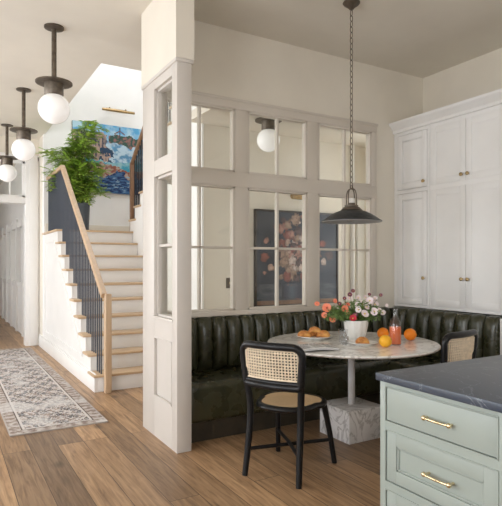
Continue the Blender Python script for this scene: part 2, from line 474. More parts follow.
# wall under / beside the upper flight, stepped top
UY0 = 8.02
pts = [(5.6, 0), (YB, 0), (YB, LZ), (UY0, LZ)]
z = LZ; y = UY0
for k in range(10):
    z += R_; pts.append((y, z)); y -= G; pts.append((y, z))
pts += [(5.6, z)]
prism(b, pts, 'X', XS, XS+.1)
struct('wall_stair_right', b, 'white')
b = BM()
box(b, 1.45-.1, 1.45, 5.6, YB, H+.25, 6.2); box(b, 1.35, 3.75, 5.5, 5.6, H+.25, 6.2)
box(b, 3.65, 3.75, 5.6, YB, 0, 6.2)
struct('wall_shaft', b, 'white')
sbox('wall_landing', 'white', 1.43, 3.75, YB, YB+.12, 0, 6.2)
b = BM(); box(b, 1.35, 3.75, 5.5, 6.3, 6.2, 6.3); box(b, 1.35, 3.75, 8.3, 9.22, 6.2, 6.3)
box(b, 1.35, 1.95, 6.3, 8.3, 6.2, 6.3); box(b, 3.25, 3.75, 6.3, 8.3, 6.2, 6.3)
struct('ceiling_shaft', b, 'white')
struct('baseboard_landing', box(BM(), 1.45, 3.65, YB-.02, YB, LZ, LZ+.16, .004), 'cream')
# hall wall beyond the stair, cased opening
sbox('wall_hall', 'cream', 1.43, 1.6, YB+.12, 9.6, 0, H)
b = BM(); box(b, XL, 1.6, 9.6, 9.75, 3.2, H); box(b, XL, -.3, 9.6, 9.75, 0, 3.2); box(b, 1.22, 1.6, 9.6, 9.75, 2.5, 3.2)
struct('wall_hall_cross', b, 'cream')
b = BM()
box(b, 1.21, 1.425, 9.55, 9.8, 0, 3.2, .004); box(b, 1.27, 1.40, 9.53, 9.55, 0, 3.2, .003)
box(b, -.3, -.1, 9.55, 9.8, 0, 3.2, .004)
box(b, -.3, 1.21, 9.56, 9.79, 2.40, 2.5, .004); box(b, -.3, 1.43, 9.55, 9.8, 3.12, 3.22, .004)
struct('trim_4', b, 'wtrim')
r = sroot('window_5', (.5, 9.67, 2.5))
sash(r, -.1, 1.21, 2.5, 3.12, .04, [.98, .55, .1], [], 9.67, 'Y', 'wtrim')
# glazed run along the far corridor
b = BM(); box(b, 1.35, 1.5, 9.8, 16.8, 0, .95); box(b, 1.35, 1.5, 9.8, 16.8, 2.2, H)
struct('wall_corridor', b, 'wtrim')
b = BM()
y = 9.8
while y < 16.7:
    box(b, 1.31, 1.52, y, y+.14, 0, 2.3, .004); y += .98
box(b, 1.325, 1.51, 9.8, 16.8, .92, 1.02, .004); box(b, 1.325, 1.51, 9.8, 16.8, 2.12, 2.24, .004)
struct('trim_5', b, 'wtrim')
r = sroot('window_6', (1.42, 13.3, .95))
k = 0; y = 9.94
while y < 16.2:
    sash(r, y, y+.84, 1.02, 2.12, .03, [y+.42], [1.6], 1.43, 'X', 'wtrim'); y += .98; k += 1
sbox('wall_far', 'cream', XL, 6.2, 16.8, 17.0, 0, H)
sbox('wall_far_room', 'cream', 4.2, 4.3, 9.3, 16.8, 0, H)

# ------------------------------------------------------------------ first flight
st = thing('staircase', 'white staircase with pale oak treads and slate balusters rising from the hall floor', 'staircase', (1.43, Y1, 0))
for k in range(10):
    yr = Y1 + .025 + k*G
    obj('riser', box(BM(), 1.45, XS-.005, yr, yr+.02, k*R_, (k+1)*R_-.028, .001), 'wtrim', st, world=True)
    if k < 9:
        obj('tread', box(BM(), 1.395, XS-.005, Y1+k*G-.004, Y1+(k+1)*G+.04, (k+1)*R_-.028, (k+1)*R_, .008), 'oak', st, world=True)
b = BM(); box(b, 1.395, 3.6, LY-.004, YB-.025, LZ-.028, LZ, .008)
obj('landing', b, 'oak', st, world=True)
pts = [(Y1+.025, 0), (9.07, 0), (9.07, LZ-.03), (Y1+.025+9*G, LZ-.03)]
for k in range(9, 0, -1):
    pts += [(Y1+.025+k*G, k*R_-.03), (Y1+.025+(k-1)*G, k*R_-.03)]
# build profile
pts2 = [(Y1+.025, 0)]
for k in range(10):
    y = Y1+.025+k*G
    pts2 += [(y, k*R_-.03 if k else 0), (y, (k+1)*R_-.03)]
pts2 = [p for i, p in enumerate(pts2) if i == 0 or p != pts2[i-1]]
pts2 += [(9.07, LZ-.03), (9.07, 0)]
sp = obj('side_panel', prism(BM(), pts2, 'X', 1.43, 1.449), 'wtrim', st, world=True, smooth=False)
b = BM()
box(b, 1.408, 1.43, Y1+.025, 9.5, 0, .17, .004); box(b, 1.416, 1.43, Y1+.025, 9.5, .17, .20, .006)
obj('skirting_board', b, 'wtrim', st, world=True)
# sloped panel moulding
b = BM()
def bar(bm, p, q, w=.022, d=.012):
    p = Vector((1.43, *p)); q = Vector((1.43, *q)); t = (q-p).normalized(); nrm = Vector((1,0,0)).cross(t)*w/2
    x0, x1 = 1.43-d, 1.431
    vs = []
    for X in (x0, x1):
        for pt in (p-nrm, q-nrm, q+nrm, p+nrm): vs.append(bm.verts.new((X, pt.y, pt.z)))
    f = lambda *i: bm.faces.new([vs[j] for j in i])
    f(0,1,2,3); f(7,6,5,4); f(0,4,5,1); f(1,5,6,2); f(2,6,7,3); f(3,7,4,0)
sl = R_/G
ya, yb_ = 6.35, 8.9
tp = lambda y: (y-Y1-.025)*sl - .16
bar(b, (ya, .30), (yb_, .30)); bar(b, (ya, .30), (ya, tp(ya)+.0)); bar(b, (ya, tp(ya)), (Y1+.025+(LZ)/sl, tp(Y1+.025+LZ/sl)))
bar(b, (Y1+.025+LZ/sl, LZ-.16), (yb_, LZ-.16)); bar(b, (yb_, .30), (yb_, LZ-.16))
obj('panel_moulding', b, 'wtrim', st, world=True, smooth=False)
# rail
RX = 1.49
RH = .90
def railz(y): return (y-Y1)*sl + R_ + RH
rail_top = LZ+.89
yt = Y1 + (rail_top-R_-RH)/sl
b = BM()
def rect_tube(bm, pts, w, h):
    rings = []
    for i, p in enumerate(pts):
        p = Vector(p)
        if i == 0: t = Vector(pts[1])-p
        elif i == len(pts)-1: t = p-Vector(pts[-2])
        else: t = (Vector(pts[i+1])-p).normalized()+(p-Vector(pts[i-1])).normalized()
        t.normalize(); x = Vector((1,0,0)); u = x.cross(t).normalized()
        if u.z < 0: u = -u
        rings.append([bm.verts.new(p + x*a*w/2 + u*c*h/2) for a, c in ((-1,-.7),(-.7,-1),(.7,-1),(1,-.7),(1,.7),(.7,1),(-.7,1),(-1,.7))])
    for A, B in zip(rings, rings[1:]):
        for j in range(8): bm.faces.new((A[j], A[(j+1)%8], B[(j+1)%8], B[j]))
    bm.faces.new(rings[0]); bm.faces.new(rings[-1])
NY = Y1-.06
rect_tube(b, [(RX, NY, railz(NY)), (RX, yt, rail_top)], .06, .065)
obj('handrail', b, 'oakrail', st, world=True)
b = BM(); rect_tube(b, [(RX, yt, rail_top), (RX, YB-.02, rail_top)], .06, .055)
obj('handrail', b, 'oakrail', st, world=True)
b = BM(); box(b, 1.53-.036, 1.53+.036, NY-.036, NY+.036, 0, railz(NY)+.02, .012, 3)
obj('newel_post', b, 'oakrail', st, world=True)
def baluster(y, zb, zt, x=RX, parent=st):
    obj('baluster', box(BM(), x-.006, x+.006, y-.009, y+.009, zb, zt), 'slate', parent, world=True, smooth=False)
for k in range(9):
    for j in range(3):
        y = Y1 + .04 + k*G + j*G/3 + .012
        if y < NY+.05: continue
        baluster(y, (k+1)*R_, min(railz(y)-.03, rail_top-.02))
y = LY+.04
while y < YB-.04:
    baluster(y, LZ, rail_top-.025); y += .078
# upper flight
us = thing('staircase', 'white upper flight with oak treads and dark baluster rail turning back over the landing', 'staircase', (2.6, UY0, LZ))
for k in range(9):
    yr = UY0 - k*G
    zz = LZ + k*R_
    obj('riser', box(BM(), XS-.01, 3.64, yr-.02, yr, zz, zz+R_-.03), 'wtrim', us, world=True)
    obj('tread', box(BM(), XS-.03, 3.64, yr-G-.02, yr+.02, zz+R_-.028, zz+R_, .006), 'oak', us, world=True)
b = BM(); UX = 2.59
def urz(y): return LZ+R_+.93+(UY0-y)*sl
rect_tube(b, [(UX, UY0+.12, urz(UY0+.05)), (UX, 6.2, urz(6.2))], .05, .06)
obj('handrail', b, 'darkoak', us, world=True)
b = BM(); box(b, UX-.03, UX+.03, UY0+.09, UY0+.15, LZ, urz(UY0+.05)+.02, .008)
obj('newel_post', b, 'darkoak', us, world=True)
for k in range(22):
    y = UY0 - .03 - k*.081
    i = max(0, int((UY0-y)/G))
    obj('baluster', box(BM(), UX-.006, UX+.006, y-.017, y+.017, LZ+(i+1)*R_, urz(y)-.03), 'iron', us, world=True, smooth=False)

# ------------------------------------------------------------------ painted surfaces
def fbm(x, y, s=1, o=4, seed=0): return noise.fractal(Vector((x*s+seed, y*s-seed*.7, seed*.37)), 1.0, 2.0, o)
def mixc(a, b, t):
    t = max(0, min(1, t)); return [a[i]*(1-t)+b[i]*t for i in range(3)]
def sstep(a, b, x):
    t = max(0, min(1, (x-a)/(b-a))); return t*t*(3-2*t)
def painted_grid(nx, ny, w, h, fn, place):
    bm = BM(); cl = bm.loops.layers.float_color.new('paint')
    V = [[bm.verts.new(place(i/nx, j/ny)) for i in range(nx+1)] for j in range(ny+1)]
    for j in range(ny):
        for i in range(nx):
            f = bm.faces.new((V[j][i], V[j][i+1], V[j+1][i+1], V[j+1][i]))
            c = fn((i+.5)/nx, (j+.5)/ny)
            for lp in f.loops: lp[cl] = (max(0,c[0]), max(0,c[1]), max(0,c[2]), 1)
    return bm
def seascape(u, v):
    n = fbm(u, v, 9, 5, 3); n2 = fbm(u, v, 28, 3, 9)
    sky = mixc((.10,.36,.62), (.42,.60,.70), .5+n*1.3+(.85-v)*1.2)
    c = sky
    if v < .74+.05*n*3 and u > .3: c = mixc((.46,.60,.70), (.10,.26,.44), .45+fbm(u, v, 14, 4, 13)*2.2 + (.5-v)*.8)
    if u > .45 and .735-.09*(u-.45)+n*.05 < v < .86-.05*abs(u-.62)*2+n*.05: c = mixc((.035,.09,.07), (.26,.13,.12), .45+n2*2.4)
    if v > .36 and u < .47-.42*max(0, v-.62)+n*.10-.05*math.sin(v*20) and v < .88: c = mixc((.44,.31,.25), (.05,.06,.09), .5+fbm(u*3, v*.7, 9, 4, 5)*2.6)
    if .34 < u < .52 and .44 < v < .66 and n2+n > -.02: c = (.025,.06,.12)
    if abs(u-.60) < .008 and .8 < v < .98: c = (.05,.04,.06)
    if abs(v-.93+abs(u-.60)*.7) < .010 and abs(u-.60) < .07: c = (.16,.08,.08)
    if v < .47+.02*math.sin(u*9)+n*.04: c = mixc((.05,.30,.42), (.28,.48,.52), .5+n*2)
    if v < .40+.05*math.sin(u*5+.6)+n*.06: c = mixc((.26,.09,.06), (.42,.32,.26), .42+n2*2.4)
    if v < .28 + .04*n*4: c = mixc((.010,.03,.11), (.06,.15,.30), .45+fbm(u*1.2, v*3.5, 12, 4, 11)*2)
    if v < .27 and fbm(u, v*3, 16, 3, 21) > .40: c = (.26,.38,.48)
    return c
blobs = []
rr = random.Random(11)
for i in range(150):
    cx = .47 + rr.gauss(0, .13); cy = .55 + rr.gauss(0, .25)
    if .05 < cy < .97: blobs.append((cx, cy, rr.uniform(.015, .06), rr.choice([(.42,.22,.18), (.50,.34,.27), (.58,.46,.40), (.28,.10,.08), (.36,.24,.18), (.12,.08,.08)])))
def stilllife(u, v):
    n = fbm(u, v, 5, 4, 2)
    c = mixc((.020,.026,.042), (.05,.058,.075), .5+n)
    if v < .22: c = mixc((.035,.045,.06), (.09,.10,.12), .5+fbm(u, v*2, 8, 3, 6)*1.5)
    if v < .045: c = mixc((.16,.09,.06), (.25,.15,.1), .5+n)
    for cx, cy, r, col in blobs:
        d = math.hypot(u-cx, v-cy)
        if d < r*(1+.5*fbm(u, v, 30, 2, r*50)):
            c = mixc(col, [x*.45 for x in col], d/r*.8+fbm(u, v, 40, 2, 4)*.6)
    if .30 < u < .55 and .06 < v < .2: c = mixc((.10,.12,.16), (.03,.03,.045), abs(u-.42)*9)
    return c
def motif(u, v):
    X = u*.79; Y = v*4.7
    e = min(X, .79-X, Y, 4.7-Y)
    wear = fbm(X, Y, 2.4, 4, 8); n = fbm(X, Y, 34, 3, 4)
    light = (.60,.56,.53); dark = (.11,.085,.07); blue = (.22,.22,.235)
    if e < .012: c = (.42,.38,.35)
    elif e < .095:
        s = math.sin((Y if X < .1 or X > .69 else X)*60)
        c = mixc((.26,.20,.17), (.50,.45,.41), .5+.5*s+n)
    elif e < .112: c = dark
    elif e < .125: c = light
    else:
        a = math.sin(X*70+2.5*math.sin(Y*17))*math.sin(Y*62+2.2*math.sin(X*27))
        bb = math.sin((X-.395)*31)*math.cos(Y*21)
        t = a+.5*bb+fbm(X, Y, 60, 2, 4)*2.2
        c = mixc((.56,.52,.49), light, .5+n) if t > .22 else (mixc(dark, (.33,.24,.19), .5+bb) if t > -.7 else blue)
    f = sstep(.05, .5, wear)*.6
    return mixc(c, (.62,.60,.585), f + n*.25)

PX0, PX1, PZ0, PZ1 = 1.87, 3.2, 2.6, 3.77
pn = thing('painting', 'large unframed blue seascape painting with cliffs on the landing wall', 'painting', ((PX0+PX1)/2, YB, PZ0))
obj('canvas', painted_grid(150, 120, 1, 1, seascape, lambda u, v: (PX0+u*(PX1-PX0), YB-.042, PZ0+v*(PZ1-PZ0))), 'paint1', pn, world=True, smooth=False)
obj('stretcher_frame', box(BM(), PX0, PX1, YB-.041, YB-.001, PZ0, PZ1), 'frame', pn, world=True)
QX0, QX1, QZ0, QZ1 = 3.20, 4.46, .865, 2.035
pn = thing('painting', 'dark floral still life painting seen through the nook windows', 'painting', ((QX0+QX1)/2, 5.4, QZ0))
obj('canvas', painted_grid(140, 130, 1, 1, stilllife, lambda u, v: (QX0+.02+u*(QX1-QX0-.04), 5.4-.036, QZ0+.02+v*(QZ1-QZ0-.04))), 'paint2', pn, world=True, smooth=False)
b = BM(); box(b, QX0+.01, QX1-.01, 5.366, 5.399, QZ0+.01, QZ1-.01)
for a in ((QX0, QX0+.022, QZ0, QZ1), (QX1-.022, QX1, QZ0, QZ1), (QX0, QX1, QZ0, QZ0+.022), (QX0, QX1, QZ1-.022, QZ1)):
    box(b, a[0], a[1], 5.35, 5.399, a[2], a[3], .003)
obj('picture_frame', b, 'frame', pn, world=True)
def picture_light(x, y, z, w, label):
    t = thing('picture_light', label, 'lamp', (x, y, z))
    tube_b = BM(); tube(tube_b, [(-w/2, -.13, -.03), (w/2, -.13, -.03)], .022, 14)
    obj('lamp_shade', tube_b, 'brass', t)
    for s in (-1, 1):
        b = BM(); tube(b, smoothpts([(s*w*.25, 0, .01), (s*w*.25, -.09, .035), (s*w*.25, -.13, -.02)], 2), .007, 8)
        obj('arm', b, 'brass', t)
    obj('wall_plate', box(BM(), -w*.32, w*.32, -.012, -.001, -.015, .035, .003), 'brass', t)
picture_light(2.62, YB, 4.04, .56, 'long brass picture light above the blue seascape painting')
picture_light(3.84, 5.4, 2.22, .34, 'small brass picture light above the dark floral painting')
t = thing('light_switch', 'brass wall switch seen through the left nook window', 'switch', (2.87, 5.4, 1.16))
obj('switch_plate', box(BM(), -.04, .04, -.008, -.001, -.06, .06, .003), 'bronze', t)
obj('toggle', box(BM(), -.006, .006, -.02, -.006, -.012, .012, .002), 'gold', t)

# rug
rug = thing('runner_rug', 'long faded patterned runner rug in grey, cream and brown on the hall floor', 'rug', (.857, 6.95, 0))
RX0, RX1, RY0, RY1 = .467, 1.25, 4.60, 9.3
obj('rug_pile', painted_grid(80, 440, 1, 1, motif, lambda u, v: (RX0+u*(RX1-RX0), RY0+v*(RY1-RY0), .0105)), 'rug', rug, world=True, smooth=False)
obj('rug_backing', box(BM(), RX0, RX1, RY0, RY1, .001, .0095), 'rugback', rug, world=True)

# ------------------------------------------------------------------ hall globe lamps
def globe_parts(t, rod):
    """origin at the ceiling"""
    zc = 0
    b = BM(); lathe(b, [(0, 0), (.085, 0), (.085, -.012), (.03, -.02), (0, -.02)])
    obj('canopy', b, 'bronze', t)
    if rod:
        b = BM(); tube(b, [(0,0,-.015), (0,0,-rod)], .022, 16); obj('rod', b, 'bronze', t)
        b = BM()
        tube(b, [(.013*math.cos(a), 0, -rod-.012+.016*math.sin(a)) for a in [i*PI/6 for i in range(12)]], .006, 6, closed=True)
        obj('swivel_loop', b, 'bronze', t)
    z = -(rod+.03) if rod else 0
    b = BM(); lathe(b, [(0, z), (.03, z), (.05, z-.008), (.158, z-.012), (.158, z-.024), (.06, z-.026), (0, z-.026)], n=40)
    obj('disc', b, 'bronze', t)
    b = BM(); lathe(b, [(0, z-.026), (.082, z-.026), (.082, z-.125), (.07, z-.14), (0, z-.14)])
    obj('neck', b, 'bronze', t)
    b = BM(); sph(b, (0, 0, z-.248), .136, 36, 24); obj('globe', b, 'opal', t)
g = thing('globe_ceiling_lamp', 'nearest white globe lamp on a bronze rod, hanging from the hall ceiling', 'lamp', (.865, 4.96, H), 0, 'globe lamps along the hall ceiling')
globe_parts(g, .452)
dup(g, (.856, 6.92, H), label='middle of the three hanging hall globe lamps on bronze rods')
dup(g, (.856, 8.82, H), label='farthest hall globe lamp, low at the left edge of the photo')
g2 = thing('globe_ceiling_lamp', 'white globe lamp mounted flush to the ceiling behind the middle nook window', 'lamp', (3.07, 4.86, 2.96))
globe_parts(g2, 0)
g2.scale = (.93,)*3

# ------------------------------------------------------------------ banquette
bq = thing('banquette_bench', 'dark green channel-tufted leather corner banquette below the windows and cabinets', 'bench', (2.9, 4.19, 0))
def channels(p0, p1, nrm, n, z0=.43, z1=.92, per=16):
    """upright rolls between p0 and p1 standing out along nrm"""
    prof = [(.02, 0), (.10, .05), (.118, .14), (.115, .28), (.105, .40), (.088, .455), (.06, .482), (.03, .49), (.0, .488)]
    prof = [(p.x, p.y) for p in smoothpts([Vector((d, z, 0)) for d, z in prof], 1)]
    bm = BM(); p0 = Vector(p0); p1 = Vector(p1); nrm = Vector(nrm)
    rows = []
    for i in range(n*per+1):
        s = i/(n*per); u = (i % per)/per
        gg = math.sqrt(max(0, 1-(2*u-1)**2))
        f = .42+.58*gg**.8
        rows.append([bm.verts.new(p0.lerp(p1, s) + nrm*(d*f) + Vector((0,0,z0+zz*(.965+.035*gg) if zz > .3 else z0+zz))) for d, zz in prof])
    for a, c in zip(rows, rows[1:]):
        for j in range(len(prof)-1): bm.faces.new((a[j], a[j+1], c[j+1], c[j]))
    return bm
obj('backrest', channels((1.605, 4.19, 0), (4.16, 4.19, 0), (0,-1,0), 18), 'leather', bq, world=True, smooth=2.5)
obj('backrest', channels((4.262, 4.10, 0), (4.262, 2.87, 0), (-1,0,0), 8), 'leather', bq, world=True, smooth=2.5)
# hard backing board behind the rolls
obj('back_board', box(BM(), 1.605, 4.26, 4.175, 4.196, 0, .90), 'leather', bq, world=True)
b = BM(); box(b, 4.25, 4.28, 2.87, 4.19, 0, .905); obj('back_board', b, 'leather', bq, world=True)
def rounded_seat(bm, x0, x1, y0, y1, z0, z1, r=.05):
    box(bm, x0, x1, y0, y1, z0, z1, r, 5)
b = BM(); rounded_seat(b, 1.605, 4.24, 3.67, 4.16, .155, .465); obj('seat', b, 'leather', bq, world=True)
b = BM(); rounded_seat(b, 3.66, 4.24, 2.87, 3.70, .155, .463); obj('seat', b, 'leather', bq, world=True)
obj('kick_base', box(BM(), 1.605, 4.24, 3.735, 4.17, 0, .17), 'kick', bq, world=True)
obj('kick_base', box(BM(), 3.72, 4.24, 2.88, 3.74, 0, .17), 'kick', bq, world=True)
# ------------------------------------------------------------------ cabinets
CX = 4.286
def door(bm, y0, y1, z0, z1, X, rail=.062, th=.018, bead=True):
    """shaker door on a face looking to -X, front at X-th"""
    box(bm, X-th, X, y0, y0+rail, z0, z1, .0015); box(bm, X-th, X, y1-rail, y1, z0, z1, .0015)
    box(bm, X-th, X, y0+rail, y1-rail, z0, z0+rail, .0015); box(bm, X-th, X, y0+rail, y1-rail, z1-rail, z1, .0015)
    box(bm, X-.003, X, y0+rail, y1-rail, z0+rail, z1-rail)
    if bead:
        r = rail; w = .009
        for a in ((y0+r, y0+r+w, z0+r, z1-r), (y1-r-w, y1-r, z0+r, z1-r), (y0+r, y1-r, z0+r, z0+r+w), (y0+r, y1-r, z1-r-w, z1-r)):
            box(bm, X-.011, X-.001, *a, .004, 1)
def knob(parent, x, y, z):
    b = BM(); tube(b, [(x,y,z), (x-.012,y,z), (x-.018,y,z), (x-.026,y,z), (x-.03,y,z)], [.007,.007,.017,.018,.011], 12)
    obj('knob', b, 'brass', parent, world=True)
def wall_unit(y0, y1, doors, label):
    t = thing('wall_cabinet', label, 'cabinet', (4.5, (y0+y1)/2, .925))
    b = BM()
    F = .02
    box(b, CX+F+.012, XR-.002, y0, y1, .925, 2.80)
    zs = (2.745, 2.76)
    # face frame
    edges = [y0] + [v for d in doors for v in (d[0]-.0045, d[1]+.0045)] + [y1]
    for i in range(0, len(edges), 2):
        if edges[i+1]-edges[i] > .008: box(b, CX, CX+F, edges[i], edges[i+1], .925, 2.80)
    for z0, z1 in ((.9245, .952), (2.135, 2.174), (2.766, 2.8005)): box(b, CX+.0006, CX+F+.001, y0+.0005, y1-.0005, z0, z1)
    obj('carcass', b, 'cab', t, world=True)
    for d0, d1, side in doors:
        for z0, z1, kz in ((2.177, 2.763, 2.235), (.955, 2.132, 1.235)):
            bm = BM(); door(bm, d0, d1, z0+.002, z1-.002, CX+.014, .064)
            d = obj('door', bm, 'cab', t, world=True)
            knob(d, CX-.006, d0+.032 if side == 'near' else d1-.032, kz)
wall_unit(3.712, 4.197, [(3.745, 4.145, 'near')], 'tall narrow single-column white wall cabinet in the corner beside the window wall')
wall_unit(2.845, 3.708, [(3.285, 3.692, 'near'), (2.866, 3.279, 'far')], 'wide white wall cabinet with paired doors above the right of the green banquette')
wall_unit(1.98, 2.841, [(2.42, 2.825, 'near'), (2.0, 2.414, 'far')], 'white wall cabinet with paired doors at the right edge of the photo')
b = BM()
cor = [(4.30, 2.80), (4.262, 2.80), (4.262, 2.83), (4.25, 2.84), (4.235, 2.865), (4.215, 2.88), (4.205, 2.895), (4.205, 2.91), (XR-.002, 2.91), (XR-.002, 2.80)]
# polygon in X,Z extruded along Y
prism(b, cor, 'Y', 1.9, 4.198)
struct('trim_6', b, 'cab')
t = thing('base_cabinet', 'white base cabinet ending the green banquette at the right edge', 'cabinet', (4.45, 2.0, 0))
b = BM(); box(b, 4.19, XR-.002, 1.2, 2.862, 0, .905, .002); obj('carcass', b, 'cab', t, world=True)
for y0, y1 in ((1.24, 1.76), (1.79, 2.31), (2.34, 2.83)):
    bm = BM(); door(bm, y0, y1, .12, .87, 4.19); d = obj('door', bm, 'cab', t, world=True); knob(d, 4.172, y0+.03, .75)

# ------------------------------------------------------------------ island
IX = 1.612
isl = thing('kitchen_island', 'sage green island with inset drawers and brass pulls in the right foreground', 'kitchen island', (2.15, .5, 0))
b = BM(); IY = 1.66
box(b, IX+.02, 2.72, -.9, IY-.002, .08, .888)
box(b, IX+.06, 2.68, -.85, IY-.05, 0, .08)
cols = [(1.109, 1.627), (.54, 1.05), (-.03, .48), (-.6, -.09)]
rows_ = [(.722, .864), (.470, .682), (.20, .432)]
# face frame pieces
e = [IY] + [v for c in cols for v in (c[1]+.002, c[0]-.002)] + [-.9]
for i in range(0, len(e), 2): box(b, IX, IX+.02, e[i+1], e[i], .08, .888, .001)
for c in cols:
    for z0, z1 in ((.866, .888), (.684, .720), (.434, .468), (.08, .198)): box(b, IX+.0005, IX+.02, c[0]-.003, c[1]+.003, z0, z1)
# thin bead round every opening
for c in cols:
    for z0, z1 in rows_:
        for a in ((c[0]-.004, c[0]+.001, z0-.004, z1+.004), (c[1]-.001, c[1]+.004, z0-.004, z1+.004), (c[0], c[1], z0-.004, z0+.001), (c[0], c[1], z1-.001, z1+.004)):
            box(b, IX-.004, IX+.004, *a, .001, 1)
obj('carcass', b, 'sage', isl, world=True)
for ci, c in enumerate(cols):
    for ri, (z0, z1) in enumerate(rows_):
        bm = BM(); y0, y1 = c[0]+.0035, c[1]-.0035; z0 += .0035; z1 -= .0035
        if ri == 0: box(bm, IX+.002, IX+.02, y0, y1, z0, z1, .0015)
        else:
            rl = .052
            box(bm, IX+.002, IX+.02, y0, y0+rl, z0, z1, .001); box(bm, IX+.002, IX+.02, y1-rl, y1, z0, z1, .001)
            box(bm, IX+.002, IX+.02, y0+rl, y1-rl, z0, z0+rl, .001); box(bm, IX+.002, IX+.02, y0+rl, y1-rl, z1-rl, z1, .001)
            box(bm, IX+.013, IX+.02, y0+rl, y1-rl, z0+rl, z1-rl)
            w = .01
            for a in ((y0+rl, y0+rl+w, z0+rl, z1-rl), (y1-rl-w, y1-rl, z0+rl, z1-rl), (y0+rl, y1-rl, z0+rl, z0+rl+w), (y0+rl, y1-rl, z1-rl-w, z1-rl)):
                box(bm, IX+.006, IX+.016, *a, .003, 1)
        d = obj('drawer', bm, 'sage', isl, world=True)
        ym = (y0+y1)/2-.016; zm = (z0+z1)/2-.004
        h = BM(); xs = IX+(.002 if ri == 0 else .013)
        for s in (-1, 1):
            tube(h, [(xs, ym+s*.056, zm), (IX-.014, ym+s*.056, zm)], .0055, 10)
            sph(h, (IX-.016, ym+s*.058, zm), .0105, 12, 8)
        tube(h, [(IX-.016, ym-.058, zm), (IX-.020, ym-.04, zm), (IX-.022, ym, zm), (IX-.020, ym+.04, zm), (IX-.016, ym+.058, zm)], [.0045,.0052,.0058,.0052,.0045], 10)
        obj('handle', h, 'gold', d, world=True)
wt = thing('worktop', 'dark blue-grey veined stone worktop lying on the sage green island', 'worktop', (2.15, .5, .888))
obj('slab', box(BM(), 1.588, 2.76, -.95, 1.664, .8885, .92, .003), 'stone', wt, world=True)
wt2 = wt

# ------------------------------------------------------------------ table
TX, TY = 2.86, 3.27
tb = thing('pedestal_table', 'round white marble dining table on white stem and square marble block', 'table', (TX, TY, 0))
b = BM(); lathe(b, [(0, .725), (.655, .725), (.675, .731), (.683, .739), (.683, .744), (.678, .75), (0, .75)], n=96)
obj('tabletop', b, 'marble', tb)
b = BM(); lathe(b, [(0, .25), (.028, .25), (.028, .70), (.16, .71), (.16, .7245), (0, .7245)], n=32)
obj('stem', b, 'whitemetal', tb)
obj('base_block', box(BM(), -.18, .18, -.182, .182, 0, .25, .003), 'marbleblock', tb)

